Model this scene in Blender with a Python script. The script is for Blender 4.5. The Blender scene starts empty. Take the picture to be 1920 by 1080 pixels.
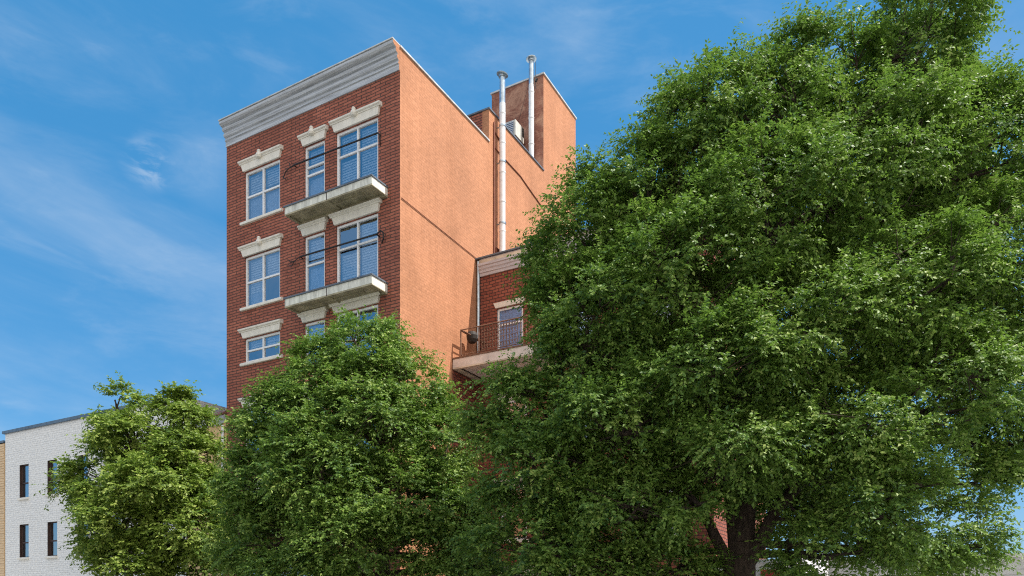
import bpy, bmesh, math, random
import numpy as np
from mathutils import Vector, Matrix

random.seed(7)
sc = bpy.context.scene
COL = sc.collection
R = math.radians

# ------------------------------------------------------------------ helpers
UD = Vector((0.8724, -0.4888, 0)).normalized()      # along the street fronts, to the right
VD = Vector((0.4888, 0.8724, 0)).normalized()       # into the block
C0 = Vector((-3.575, 23.1, 0))                      # front corner of the tall house
ROT = math.atan2(UD.y, UD.x)

def W(u, v, z=0.0):
    return C0 + UD * u + VD * v + Vector((0, 0, z))

def tag(o, label=None, cat=None, group=None, kind=None):
    if label: o['label'] = label
    if cat: o['category'] = cat
    if group: o['group'] = group
    if kind: o['kind'] = kind
    return o

def thing(name, u, v, label, cat, group=None):
    o = bpy.data.objects.new(name, None)
    COL.objects.link(o)
    o.empty_display_size = 0.3
    o.location = W(u, v, 0)
    o.rotation_euler = (0, 0, ROT)
    return tag(o, label, cat, group)

class MB:
    """collects faces (with metre UVs by box mapping) and links them as one mesh"""
    def __init__(s):
        s.v = []; s.f = []; s.m = []; s.sm = []
    def face(s, pts, m=0, smooth=False):
        b = len(s.v); s.v.extend([tuple(p) for p in pts])
        s.f.append(tuple(range(b, b + len(pts)))); s.m.append(m); s.sm.append(smooth)
    def box(s, x0, x1, y0, y1, z0, z1, m=0, skip=''):
        p = [(x0,y0,z0),(x1,y0,z0),(x1,y1,z0),(x0,y1,z0),(x0,y0,z1),(x1,y0,z1),(x1,y1,z1),(x0,y1,z1)]
        for k, q in (('b',(0,3,2,1)),('t',(4,5,6,7)),('f',(0,1,5,4)),('r',(1,2,6,5)),('k',(2,3,7,6)),('l',(3,0,4,7))):
            if k not in skip: s.face([p[i] for i in q], m)
    def hexa(s, p, m=0):
        for q in ((0,3,2,1),(4,5,6,7),(0,1,5,4),(1,2,6,5),(2,3,7,6),(3,0,4,7)):
            s.face([p[i] for i in q], m)
    def extrude_x(s, prof, x0, x1, m=0, m_end=None, x0t=None, x1t=None):
        """profile of (y,z), walked so that the outside is the front; capped ends"""
        n = len(prof)
        for i in range(n):
            a, b = prof[i], prof[(i+1) % n]
            s.face([(x0,a[0],a[1]),(x1,a[0],a[1]),(x1,b[0],b[1]),(x0,b[0],b[1])], m)
        e = m if m_end is None else m_end
        s.face([(x1,p[0],p[1]) for p in prof], e)
        s.face([(x0,p[0],p[1]) for p in reversed(prof)], m)
    def tube(s, a, b, r0, r1=None, n=10, m=0, caps=True, smooth=True):
        a = Vector(a); b = Vector(b); r1 = r0 if r1 is None else r1
        d = (b - a).normalized()
        t = Vector((0,0,1)) if abs(d.z) < .9 else Vector((1,0,0))
        e1 = d.cross(t).normalized(); e2 = d.cross(e1)
        ra = [a + (e1*math.cos(2*math.pi*i/n) + e2*math.sin(2*math.pi*i/n))*r0 for i in range(n)]
        rb = [b + (e1*math.cos(2*math.pi*i/n) + e2*math.sin(2*math.pi*i/n))*r1 for i in range(n)]
        for i in range(n):
            j = (i+1) % n
            s.face([ra[i], rb[i], rb[j], ra[j]], m, smooth)
        if caps:
            s.face(ra, m); s.face(list(reversed(rb)), m)
    def path(s, pts, r, n=6, m=0):
        for a, b in zip(pts, pts[1:]): s.tube(a, b, r, n=n, m=m)
    def lathe(s, c, prof, n=20, m=0, smooth=True, tilt=None):
        M = Matrix.Translation(Vector(c)) @ (tilt.to_4x4() if tilt else Matrix.Identity(4))
        ring = [[M @ Vector((r*math.cos(2*math.pi*i/n), r*math.sin(2*math.pi*i/n), z)) for i in range(n)] for r, z in prof]
        for a, b in zip(ring, ring[1:]):
            for i in range(n):
                j = (i+1) % n
                s.face([a[i], a[j], b[j], b[i]], m, smooth)
    def build(s, name, mats, parent=None, merge=False):
        me = bpy.data.meshes.new(name)
        me.from_pydata(s.v, [], s.f)
        if not isinstance(mats, (list, tuple)): mats = [mats]
        for mt in mats: me.materials.append(mt)
        me.polygons.foreach_set('material_index', s.m)
        me.polygons.foreach_set('use_smooth', s.sm)
        uv = me.uv_layers.new(name='UVMap')
        for p in me.polygons:
            n = p.normal
            ax = max(range(3), key=lambda i: abs(n[i]))
            for li in p.loop_indices:
                co = me.vertices[me.loops[li].vertex_index].co
                uv.data[li].uv = (co.y, co.z) if ax == 0 else (co.x, co.z) if ax == 1 else (co.x, co.y)
        if merge:
            bm = bmesh.new(); bm.from_mesh(me); bmesh.ops.remove_doubles(bm, verts=bm.verts, dist=1e-5); bm.to_mesh(me); bm.free()
        me.update()
        o = bpy.data.objects.new(name, me)
        COL.objects.link(o)
        if parent is not None: o.parent = parent
        return o

# ------------------------------------------------------------------ materials
def newmat(name):
    m = bpy.data.materials.new(name); m.use_nodes = True
    nt = m.node_tree; nt.nodes.clear()
    out = nt.nodes.new('ShaderNodeOutputMaterial')
    return m, nt, out

def N(nt, t, **kw):
    n = nt.nodes.new(t)
    for k, v in kw.items():
        if k in n.inputs: n.inputs[k].default_value = v
        else: setattr(n, k, v)
    return n

def L(nt, a, b): nt.links.new(a, b)

def ramp(nt, fac, stops):
    r = nt.nodes.new('ShaderNodeValToRGB'); L(nt, fac, r.inputs['Fac'])
    el = r.color_ramp.elements
    while len(el) < len(stops): el.new(0.5)
    for e, (p, c) in zip(el, stops): e.position = p; e.color = (*c, 1)
    return r

def mixc(nt, fac, a, b, mode='MIX'):
    n = nt.nodes.new('ShaderNodeMix'); n.data_type = 'RGBA'; n.blend_type = mode
    for s, x in ((n.inputs['Factor'], fac), (n.inputs['A'], a), (n.inputs['B'], b)):
        if hasattr(x, 'is_linked') or hasattr(x, 'links'): L(nt, x, s)
        elif isinstance(x, (int, float)): s.default_value = x
        else: s.default_value = (*x, 1)
    return n.outputs['Result']

def plain(name, col, rough=.6, metal=0, var=.15, scale=3.0, bump=.0, spec=.4, streak=False):
    """paint, stone or metal with uneven weathering"""
    m, nt, out = newmat(name)
    tc = N(nt, 'ShaderNodeTexCoord'); mp = N(nt, 'ShaderNodeMapping')
    L(nt, tc.outputs['Object'], mp.inputs['Vector'])
    if streak: mp.inputs['Scale'].default_value = streak
    nz = N(nt, 'ShaderNodeTexNoise', Scale=scale, Detail=6, Roughness=.65)
    L(nt, mp.outputs['Vector'], nz.inputs['Vector'])
    d = tuple(c*(1-var*1.6) for c in col); l = tuple(min(1, c*(1+var)) for c in col)
    r = ramp(nt, nz.outputs['Fac'], [(.3, d), (.62, l)])
    b = N(nt, 'ShaderNodeBsdfPrincipled', Roughness=rough, Metallic=metal)
    b.inputs['Specular IOR Level'].default_value = spec
    L(nt, r.outputs['Color'], b.inputs['Base Color'])
    if bump:
        n2 = N(nt, 'ShaderNodeTexNoise', Scale=scale*9, Detail=5)
        L(nt, mp.outputs['Vector'], n2.inputs['Vector'])
        bp = N(nt, 'ShaderNodeBump', Strength=bump, Distance=.02)
        L(nt, n2.outputs['Fac'], bp.inputs['Height']); L(nt, bp.outputs['Normal'], b.inputs['Normal'])
    L(nt, b.outputs['BSDF'], out.inputs['Surface'])
    return m

def brick(name, c1, c2, mortar, bw=.30, rh=.125, ms=.02, stain=.35, bump=.6, dist=.02, rough=.85, offs=.5, warp=.012, big=(.8,1.12), smooth=.25, blotch=None, streaks=False):
    m, nt, out = newmat(name)
    uv = N(nt, 'ShaderNodeTexCoord')
    # slightly uneven courses
    wn = N(nt, 'ShaderNodeTexNoise', Scale=2.3, Detail=3)
    L(nt, uv.outputs['UV'], wn.inputs['Vector'])
    sub = N(nt, 'ShaderNodeVectorMath', operation='SUBTRACT'); sub.inputs[1].default_value = (.5,.5,.5)
    L(nt, wn.outputs['Color'], sub.inputs[0])
    scl = N(nt, 'ShaderNodeVectorMath', operation='SCALE'); scl.inputs['Scale'].default_value = warp*4
    L(nt, sub.outputs['Vector'], scl.inputs[0])
    add = N(nt, 'ShaderNodeVectorMath', operation='ADD')
    L(nt, uv.outputs['UV'], add.inputs[0]); L(nt, scl.outputs['Vector'], add.inputs[1])
    bt = N(nt, 'ShaderNodeTexBrick'); bt.offset = offs
    for k, v in (('Scale',1.0),('Mortar Size',ms),('Mortar Smooth',smooth),('Bias',-.1),('Brick Width',bw),('Row Height',rh)): bt.inputs[k].default_value = v
    bt.inputs['Color1'].default_value = (*c1,1); bt.inputs['Color2'].default_value = (*c2,1); bt.inputs['Mortar'].default_value = (*mortar,1)
    L(nt, add.outputs['Vector'], bt.inputs['Vector'])
    # broad weathering, fine grain
    n1 = N(nt, 'ShaderNodeTexNoise', Scale=.45, Detail=7, Roughness=.62); L(nt, uv.outputs['UV'], n1.inputs['Vector'])
    r1 = ramp(nt, n1.outputs['Fac'], [(.32,(big[0],)*3),(.68,(big[1],)*3)])
    col = mixc(nt, stain*2 if stain < .5 else 1.0, bt.outputs['Color'], r1.outputs['Color'], 'MULTIPLY')
    n2 = N(nt, 'ShaderNodeTexNoise', Scale=9, Detail=6, Roughness=.7); L(nt, uv.outputs['UV'], n2.inputs['Vector'])
    r2 = ramp(nt, n2.outputs['Fac'], [(.3,(.72,)*3),(.7,(1.2,)*3)])
    col = mixc(nt, .8, col, r2.outputs['Color'], 'MULTIPLY')
    if streaks:                                       # rain streaks and old patches
        mp = N(nt, 'ShaderNodeMapping'); mp.inputs['Scale'].default_value = (2.4,.10,1); L(nt, uv.outputs['UV'], mp.inputs['Vector'])
        ns = N(nt, 'ShaderNodeTexNoise', Scale=1.0, Detail=6, Roughness=.7); L(nt, mp.outputs['Vector'], ns.inputs['Vector'])
        rs = ramp(nt, ns.outputs['Fac'], [(.30,(.78,.74,.70)),(.52,(1,1,1)),(.75,(1.05,1.05,1.06))])
        col = mixc(nt, .5, col, rs.outputs['Color'], 'MULTIPLY')
        np_ = N(nt, 'ShaderNodeTexVoronoi', Scale=.42); np_.inputs['Randomness'].default_value = 1; L(nt, add.outputs['Vector'], np_.inputs['Vector'])
        rp = ramp(nt, np_.outputs['Color'], [(.15,(.93,.92,.90)),(.8,(1.05,1.04,1.03))])
        col = mixc(nt, .4, col, rp.outputs['Color'], 'MULTIPLY')
    if blotch:
        n3 = N(nt, 'ShaderNodeTexNoise', Scale=1.1, Detail=8, Roughness=.7, Distortion=.6); L(nt, uv.outputs['UV'], n3.inputs['Vector'])
        r3 = ramp(nt, n3.outputs['Fac'], [(.47,(0,0,0)),(.62,(1,1,1))])
        col = mixc(nt, r3.outputs['Color'], col, blotch)
    b = N(nt, 'ShaderNodeBsdfPrincipled', Roughness=rough); b.inputs['Specular IOR Level'].default_value = .2
    L(nt, col, b.inputs['Base Color'])
    inv = N(nt, 'ShaderNodeMath', operation='SUBTRACT'); inv.inputs[0].default_value = 1
    L(nt, bt.outputs['Fac'], inv.inputs[1])
    h = N(nt, 'ShaderNodeMath', operation='MULTIPLY_ADD'); h.inputs[1].default_value = .35
    L(nt, n2.outputs['Fac'], h.inputs[0]); L(nt, inv.outputs['Value'], h.inputs[2])
    bp = N(nt, 'ShaderNodeBump', Strength=bump, Distance=dist)
    L(nt, h.outputs['Value'], bp.inputs['Height']); L(nt, bp.outputs['Normal'], b.inputs['Normal'])
    L(nt, b.outputs['BSDF'], out.inputs['Surface'])
    return m

M = {}
M['brick'] = brick('red_brick', (.43,.150,.098), (.30,.100,.070), (.11,.062,.050), bw=.40, rh=.102, ms=.0175, stain=.42, streaks=True, warp=.016, smooth=.35)
M['brick_low'] = brick('red_brick_worn', (.34,.110,.070), (.23,.066,.046), (.07,.040,.034), bw=.26, rh=.115, ms=.015, stain=.45, warp=.016, smooth=.35)
M['orange'] = brick('orange_painted_brick', (.57,.265,.145), (.525,.24,.128), (.48,.215,.112), bw=.26, rh=.09, ms=.010, stain=.5, bump=.28, dist=.010, big=(.84,1.10), warp=.02, streaks=True)
M['tower'] = brick('weathered_render', (.36,.16,.11), (.31,.13,.09), (.29,.12,.085), bw=.26, rh=.10, ms=.012, stain=.45, bump=.4, dist=.02, big=(.6,1.25), blotch=(.50,.28,.19))
M['white_brick'] = brick('white_painted_brick', (.86,.85,.82), (.84,.83,.80), (.80,.79,.77), bw=.30, rh=.10, ms=.014, stain=.2, bump=.65, dist=.016, big=(.95,1.03), warp=.03, smooth=.8)
M['cream'] = brick('cream_stucco', (.80,.56,.28), (.77,.52,.25), (.70,.46,.22), bw=.4, rh=.2, ms=.01, stain=.3, bump=.3)
M['tan'] = plain('tan_clapboard', (.70,.50,.29), .6, var=.14, scale=2, streak=(1,1,12))
M['clap'] = plain('white_clapboard', (.62,.62,.62), .6, var=.1, scale=2)
M['stone'] = plain('painted_stone', (.78,.735,.65), .7, var=.08, scale=4, streak=(1.6,1.6,.5), bump=.04)
M['fascia'] = plain('grey_green_concrete', (.66,.65,.575), .75, var=.22, scale=4, streak=(1.8,1.8,.4), bump=.15)
M['fascia_warm'] = plain('pale_balcony_paint', (.74,.64,.57), .7, var=.12, scale=3, bump=.3)
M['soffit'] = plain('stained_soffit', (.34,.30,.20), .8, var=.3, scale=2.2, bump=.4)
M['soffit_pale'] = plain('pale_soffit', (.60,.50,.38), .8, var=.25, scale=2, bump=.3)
M['cornice'] = plain('weathered_cornice', (.45,.47,.50), .55, var=.26, scale=4, streak=(.22,4,9), bump=.2)
M['cornice_low'] = plain('lilac_grey_cornice', (.52,.49,.51), .6, var=.2, scale=4, streak=(.4,3,8), bump=.2)
M['coping'] = plain('metal_coping', (.60,.60,.58), .45, metal=.2, var=.15, scale=4)
M['coping_dark'] = plain('dark_coping', (.13,.15,.18), .5, var=.2, scale=4)
M['slate'] = plain('slate_blue_coping', (.11,.16,.22), .5, var=.2, scale=4)
M['frame'] = plain('white_window_paint', (.80,.80,.80), .4, var=.05, scale=5)
M['frame_brown'] = plain('dark_brown_paint', (.060,.035,.028), .5, var=.2, scale=5)
M['iron'] = plain('black_iron', (.022,.020,.020), .5, var=.2, scale=8)
M['rust'] = plain('rusty_iron', (.20,.105,.065), .75, var=.3, scale=10)
M['conduit'] = plain('brown_conduit', (.22,.075,.045), .7, var=.2, scale=4)
M['flue'] = plain('white_flue', (.80,.80,.80), .35, var=.08, scale=3, streak=(1,1,2))
M['galv'] = plain('galvanised_steel', (.46,.53,.58), .32, metal=.75, var=.2, scale=6)
M['acbody'] = plain('beige_appliance', (.62,.60,.54), .5, var=.12, scale=5)
M['acgrille'] = plain('blue_grey_grille', (.10,.16,.26), .4, var=.2, scale=9)
M['blind'] = plain('window_blind', (.66,.68,.70), .6, var=.06, scale=3)
M['curtain'] = plain('blue_curtain', (.40,.47,.58), .8, var=.15, scale=3, streak=(8,1,.6))
M['sky_panel'] = plain('painted_sky_reflection', (.30,.47,.68), .7, var=.2, scale=3, streak=(1,1,6))  # blue put into this panel's colour for the sky mirrored in the glass
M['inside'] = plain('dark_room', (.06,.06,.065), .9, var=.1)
M['tar'] = plain('roof_tar', (.09,.085,.08), .9, var=.2, scale=2)
M['redwood'] = plain('red_paint', (.42,.055,.045), .5, var=.15, scale=4)
M['rooftrim'] = plain('rusty_brown_cornice', (.25,.12,.085), .7, var=.3, scale=6)
M['canvas'] = plain('white_canvas', (.70,.66,.68), .8, var=.08, scale=4)
M['bark'] = plain('bark', (.085,.06,.045), .95, var=.35, scale=5, streak=(3,3,.7), bump=1.0)
M['asphalt'] = plain('asphalt', (.05,.05,.052), .9, var=.2, scale=1.5, bump=.4)
M['pave'] = plain('pavement', (.36,.35,.33), .9, var=.14, scale=1.2, bump=.3)
M['ground'] = plain('ground', (.22,.21,.19), .95, var=.2, scale=.3)
M['kerb'] = plain('kerb_stone', (.30,.30,.29), .9, var=.15, scale=2)
M['lane'] = plain('lane_paint', (.75,.62,.25), .7, var=.15, scale=3)
M['planter'] = plain('dark_planter', (.035,.028,.024), .7, var=.3, scale=8)

def glass(name, refl, tint):
    m, nt, out = newmat(name)
    tr = N(nt, 'ShaderNodeBsdfTransparent'); tr.inputs['Color'].default_value = (*tint, 1)
    gl = N(nt, 'ShaderNodeBsdfGlossy', Roughness=.03); gl.inputs['Color'].default_value = (.92,.95,1,1)
    tc = N(nt, 'ShaderNodeTexCoord')
    nz = N(nt, 'ShaderNodeTexNoise', Scale=2.2, Detail=2); L(nt, tc.outputs['Object'], nz.inputs['Vector'])
    bp = N(nt, 'ShaderNodeBump', Strength=.22, Distance=.02); L(nt, nz.outputs['Fac'], bp.inputs['Height']); L(nt, bp.outputs['Normal'], gl.inputs['Normal'])
    lw = N(nt, 'ShaderNodeLayerWeight', Blend=.25)
    mr = N(nt, 'ShaderNodeMapRange'); mr.inputs['To Min'].default_value = refl; mr.inputs['To Max'].default_value = .95
    L(nt, lw.outputs['Fresnel'], mr.inputs['Value'])
    mx = N(nt, 'ShaderNodeMixShader')
    L(nt, mr.outputs['Result'], mx.inputs['Fac']); L(nt, tr.outputs['BSDF'], mx.inputs[1]); L(nt, gl.outputs['BSDF'], mx.inputs[2])
    L(nt, mx.outputs['Shader'], out.inputs['Surface'])
    return m
M['glass'] = glass('window_glass', .40, (.78,.86,.94))
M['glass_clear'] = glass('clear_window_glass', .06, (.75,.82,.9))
M['glass_dark'] = glass('dark_window_glass', .45, (.30,.38,.48))

def leafmat(name, dark, light, pale):
    m, nt, out = newmat(name)
    at = N(nt, 'ShaderNodeAttribute', attribute_name='tone')
    r = ramp(nt, at.outputs['Fac'], [(0, dark), (.55, light), (1, pale)])
    geo = N(nt, 'ShaderNodeNewGeometry')
    under = mixc(nt, geo.outputs['Backfacing'], r.outputs['Color'], tuple(c*1.25+.01 for c in light))
    b = N(nt, 'ShaderNodeBsdfPrincipled', Roughness=.5); b.inputs['Specular IOR Level'].default_value = .34
    L(nt, under, b.inputs['Base Color'])
    t = N(nt, 'ShaderNodeBsdfTranslucent')
    tcol = mixc(nt, .5, r.outputs['Color'], (.20,.37,.04))
    L(nt, tcol, t.inputs['Color'])
    mx = N(nt, 'ShaderNodeMixShader', Fac=.34)
    L(nt, b.outputs['BSDF'], mx.inputs[1]); L(nt, t.outputs['BSDF'], mx.inputs[2])
    L(nt, mx.outputs['Shader'], out.inputs['Surface'])
    return m
M['leaf_a'] = leafmat('leaf_big', (.038,.096,.024), (.160,.262,.042), (.37,.45,.11))
M['leaf_b'] = leafmat('leaf_mid', (.040,.100,.024), (.166,.268,.044), (.38,.46,.11))
M['leaf_c'] = leafmat('leaf_small', (.066,.130,.022), (.230,.312,.046), (.43,.49,.12))

# ------------------------------------------------------------------ building pieces
def wall_openings(mb, x0, x1, z0, z1, ops, y=0.0, depth=.16, m=0, mrev=None):
    """a front at plane y facing -y, real holes with reveals"""
    xs = sorted({x0, x1, *[o[0] for o in ops], *[o[1] for o in ops]})
    zs = sorted({z0, z1, *[o[2] for o in ops], *[o[3] for o in ops]})
    for a, b in zip(xs, xs[1:]):
        for c, d in zip(zs, zs[1:]):
            cx, cz = (a+b)/2, (c+d)/2
            if any(o[0] < cx < o[1] and o[2] < cz < o[3] for o in ops): continue
            mb.face([(a,y,c),(b,y,c),(b,y,d),(a,y,d)], m)
    r = m if mrev is None else mrev
    for a, b, c, d in ops:
        Y = y + depth
        mb.face([(a,y,c),(a,y,d),(a,Y,d),(a,Y,c)], r)
        mb.face([(b,y,c),(b,Y,c),(b,Y,d),(b,y,d)], r)
        mb.face([(a,y,d),(b,y,d),(b,Y,d),(a,Y,d)], r)
        mb.face([(a,y,c),(a,Y,c),(b,Y,c),(b,y,c)], r)

def window(parent, x0, x1, z0, z1, cols=(), rails=(), y=0.0, mat='frame', gl='glass', blinds=(), fw=.075, mw=.06,
           curtain=(), setback=.05, name='window', backing=True, cmat='curtain', cgap=.16):
    """frame mesh with child pane, blinds and curtain. cols = x of mullions, rails = list per column of rail heights"""
    f = MB(); ya, yb = y+setback, y+setback+.07
    f.box(x0, x0+fw, ya, yb, z0, z1); f.box(x1-fw, x1, ya, yb, z0, z1)
    f.box(x0+fw, x1-fw, ya, yb, z1-fw, z1); f.box(x0+fw, x1-fw, ya, yb, z0, z0+fw)
    edges = [x0+fw] + [c for c in cols] + [x1-fw]
    bays = []
    for i in range(len(edges)-1):
        a = edges[i] + (mw/2 if i else 0); b = edges[i+1] - (mw/2 if i < len(edges)-2 else 0)
        bays.append((a, b))
    for c in cols: f.box(c-mw/2, c+mw/2, ya-.004, yb, z0+fw, z1-fw)
    for i, (a, b) in enumerate(bays):
        rr = rails[i] if i < len(rails) else ()
        for h in rr: f.box(a, b, ya+.006, yb-.004, h-.03, h+.03)
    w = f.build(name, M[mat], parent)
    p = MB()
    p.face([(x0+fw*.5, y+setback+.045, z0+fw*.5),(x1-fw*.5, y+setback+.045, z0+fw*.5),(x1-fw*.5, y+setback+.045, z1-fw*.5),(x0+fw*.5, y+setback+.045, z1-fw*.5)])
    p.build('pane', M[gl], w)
    for (i, t0, t1) in blinds:                       # (bay, bottom fraction, top fraction)
        a, b = bays[i]; s = MB()
        zb, zt = z0+(z1-z0)*t0, z0+(z1-z0)*t1
        n = max(2, int((zt-zb)/.085)); st = (zt-zb)/n
        for k in range(n):
            zz = zb + k*st
            s.face([(a+.02, y+setback+.145, zz+.002),(b-.02, y+setback+.145, zz+.002),(b-.02, y+setback+.165, zz+st*.95),(a+.02, y+setback+.165, zz+st*.95)])
        s.build('blind', M['blind'], w)
    for (i, t0, t1) in curtain:
        a, b = bays[i]; s = MB()
        zb, zt = z0+(z1-z0)*t0, z0+(z1-z0)*t1
        n = 14
        for k in range(n):
            xa, xb = a+(b-a)*k/n, a+(b-a)*(k+1)/n
            ya2, yb2 = y+setback+cgap+.025*(k % 2), y+setback+cgap+.025*((k+1) % 2)
            s.face([(xa,ya2,zb),(xb,yb2,zb),(xb,yb2,zt),(xa,ya2,zt)], smooth=True)
        s.build('curtain', M[cmat], w)
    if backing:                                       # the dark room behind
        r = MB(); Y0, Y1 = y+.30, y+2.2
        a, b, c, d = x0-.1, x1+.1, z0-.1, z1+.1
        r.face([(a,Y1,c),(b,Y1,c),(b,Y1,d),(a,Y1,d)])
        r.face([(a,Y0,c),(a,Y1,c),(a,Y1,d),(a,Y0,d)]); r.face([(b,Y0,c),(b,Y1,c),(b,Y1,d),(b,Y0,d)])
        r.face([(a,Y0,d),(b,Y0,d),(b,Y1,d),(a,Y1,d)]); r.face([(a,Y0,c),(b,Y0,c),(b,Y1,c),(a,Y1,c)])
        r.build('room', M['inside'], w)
    return w

def lintel(w, x0, x1, z, y=0.0, key=True, h=.30, crown=True):
    """flared stone head with a moulded crown and a small carved keystone"""
    m = MB()
    e = .10
    m.hexa([(x0-e*.35,y-.07,z+.02),(x1+e*.35,y-.07,z+.02),(x1+e*.35,y-.001,z+.02),(x0-e*.35,y-.001,z+.02),
            (x0-e,y-.10,z+h),(x1+e,y-.10,z+h),(x1+e,y-.001,z+h),(x0-e,y-.001,z+h)])
    o = m.build('lintel', M['stone'], w)
    if crown:
        c = MB(); xa, xb = x0-e-.07, x1+e+.07
        c.extrude_x([(y-.001,z+h+.002),(y-.12,z+h+.002),(y-.13,z+h+.03),(y-.18,z+h+.055),(y-.19,z+h+.10),(y-.16,z+h+.12),(y-.001,z+h+.15)][::-1][::-1], xa, xb)
        c.build('crown_moulding', M['stone'], o)
    if key:
        k = MB(); cx = (x0+x1)/2
        prof = [(.0,-.02),(.085,0),(.12,.06),(.10,.13),(.055,.19),(.075,.23),(.045,.28),(0,.30)]
        k.lathe((cx, y-.15, z+h-.03), prof, n=10)
        k.build('keystone', M['stone'], o)
    return o

def sill(w, x0, x1, z, y=0.0, e=.16, mat='stone'):
    m = MB()
    m.extrude_x([(y-.001,z-.11),(y-.09,z-.11),(y-.10,z-.09),(y-.10,z-.03),(y-.07,z-.002),(y-.001,z-.002)], x0-e, x1+e)
    return m.build('sill', M[mat], w)

# ------------------------------------------------------------------ 1. the tall house
H = 19.15
tall = thing('apartment_house', 0, 0, 'tall five-storey red brick apartment house with grey cornice and orange painted side wall', 'building')
WD = 8.14; V1 = 5.5; V2 = 10.16; V3 = 13.6
win = dict(a=(-7.16,-5.35), b=(-4.16,-3.22), c=(-2.71,-.89))
rows = {1: dict(a=(15.38,17.20), b=(14.84,17.22), c=(14.84,17.25)),
        2: dict(a=(12.23,14.07), b=(11.74,14.10), c=(11.74,14.12)),
        3: dict(a=(10.20,11.08), b=(9.55,11.10), c=(9.2,11.15)),
        4: dict(a=(6.85,8.55), b=(6.7,8.5), c=(6.3,8.5)),
        5: dict(a=(3.9,5.5), b=(3.9,5.5), c=(3.9,5.5))}
ops = [(win[k][0], win[k][1], z[0], z[1]) for r in rows.values() for k, z in r.items()]
door_op = (-2.5,-1.2,0.15,2.9); shop_op = (-7.2,-3.6,.9,2.9)
mb = MB(); wall_openings(mb, -WD, 0, 0, H, ops + [door_op, shop_op]); mb.build('front_wall', M['brick'], tall)
mb = MB()                                            # side wall, paint stops where bare brick begins low down
mb.face([(0,0,0),(0,2.98,0),(0,2.98,H),(0,0,H)], 0)
mb.face([(0,2.98,9.72),(0,4.65,9.72),(0,4.65,H),(0,2.98,H)], 0)
mb.face([(0,2.98,0),(0,4.65,0),(0,4.65,9.72),(0,2.98,9.72)], 1)
mb.face([(0,4.65,0),(0,V1,0),(0,V1,H),(0,4.65,H)], 0)
mb.build('side_wall', [M['orange'], M['brick_low']], tall)
mb = MB()
mb.face([(-WD,0,0),(-WD,0,H),(-WD,V1,H),(-WD,V1,0)], 0)
mb.face([(-WD,.25,H-.4),(-.25,.25,H-.4),(-.25,V1,H-.4),(-WD,V1,H-.4)], 1)
mb.face([(-.25,0,H),(-.25,V1,H),(-.25,V1,H-.4),(-.25,0,H-.4)], 0)
mb.face([(-.25,.25,H),(-WD,.25,H),(-WD,.25,H-.4),(-.25,.25,H-.4)], 0)
mb.face([(-WD,0,H),(0,0,H),(0,.25,H),(-WD,.25,H)], 1)
mb.build('roof', [M['brick'], M['tar']], tall)
mb = MB(); mb.box(-.28, .045, -.02, V1-.002, H+.002, H+.06); mb.build('coping', M['coping'], tall)
HB = 20.42                                           # the higher rear wing
mb = MB()
mb.face([(0,V1,0),(0,V2,0),(0,V2,HB),(0,V1,HB)], 0)
mb.face([(-.30,V1,H-.6),(0,V1,H-.6),(0,V1,HB),(-.30,V1,HB)], 0)
mb.face([(-WD,V1,H-.6),(-.30,V1,H-.6),(-.30,V1,HB),(-WD,V1,HB)], 1)
mb.face([(-WD,V1,0),(-WD,V1,HB),(-WD,V3,HB),(-WD,V3,0)], 1)
mb.face([(-.25,V1+.25,HB-.9),(-WD,V1+.25,HB-.9),(-WD,V3,HB-.9),(-.25,V3,HB-.9)], 2)
mb.face([(-.25,V1+.25,HB),(-.25,V1+.25,HB-.9),(-.25,V2,HB-.9),(-.25,V2,HB)], 0)
mb.face([(-.25,V1+.25,HB),(-WD,V1+.25,HB),(-WD,V1+.25,HB-.9),(-.25,V1+.25,HB-.9)], 1)
mb.face([(-WD,V3,0),(0,V3,0),(0,V3,HB-.9),(-WD,V3,HB-.9)][::-1], 1)
mb.build('rear_wing', [M['orange'], M['brick'], M['tar']], tall)
mb = MB(); mb.box(-.27, .045, V1-.04, V2-.002, HB+.002, HB+.06); mb.box(-WD, -.272, V1-.04, V1+.27, HB+.002, HB+.06)
mb.build('coping', M['coping_dark'], tall)
HT = 24.7                                            # stair tower on the roof
mb = MB()
mb.face([(0,V2,0),(0,V3,0),(0,V3,HT),(0,V2,HT)], 0)
mb.face([(-2.66,V2,HB-.9),(0,V2,HB-.9),(0,V2,HT),(-2.66,V2,HT)], 1)
mb.face([(-2.66,V2,HB-.9),(-2.66,V2,HT),(-2.66,V3,HT),(-2.66,V3,HB-.9)], 1)
mb.face([(-2.66,V3,HB-.9),(-2.66,V3,HT),(0,V3,HT),(0,V3,HB-.9)], 1)
mb.face([(-2.66,V2,HT),(0,V2,HT),(0,V3,HT),(-2.66,V3,HT)], 2)
tower = mb.build('stair_tower', [M['orange'], M['tower'], M['tar']], tall)
mb = MB(); mb.box(-2.71, .05, V2-.05, V3+.05, HT+.002, HT+.07)
mb.build('coping', M['coping'], tower)
mb = MB()                                            # cornice, end painted like the side wall
prof = [(-.001,18.42),(-.045,18.42),(-.045,18.60),(-.085,18.615),(-.085,18.65),(-.060,18.66),(-.060,18.72),(-.125,18.745),(-.150,18.80),(-.150,18.83),
        (-.115,18.84),(-.115,18.90),(-.19,18.93),(-.215,18.98),(-.215,19.005),(-.19,19.015),(-.19,19.04),(-.28,19.07),(-.335,19.11),(-.345,19.14),(-.345,19.19),(-.30,19.21),(-.001,19.21)]
mb.extrude_x(prof, -WD, -.004, 0, 1)
corn = mb.build('cornice', [M['cornice'], M['orange']], tall)
mb = MB(); mb.box(-WD-.01, -.002, -.375, .05, 19.212, 19.245); mb.build('cap_flashing', M['coping'], corn)

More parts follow.
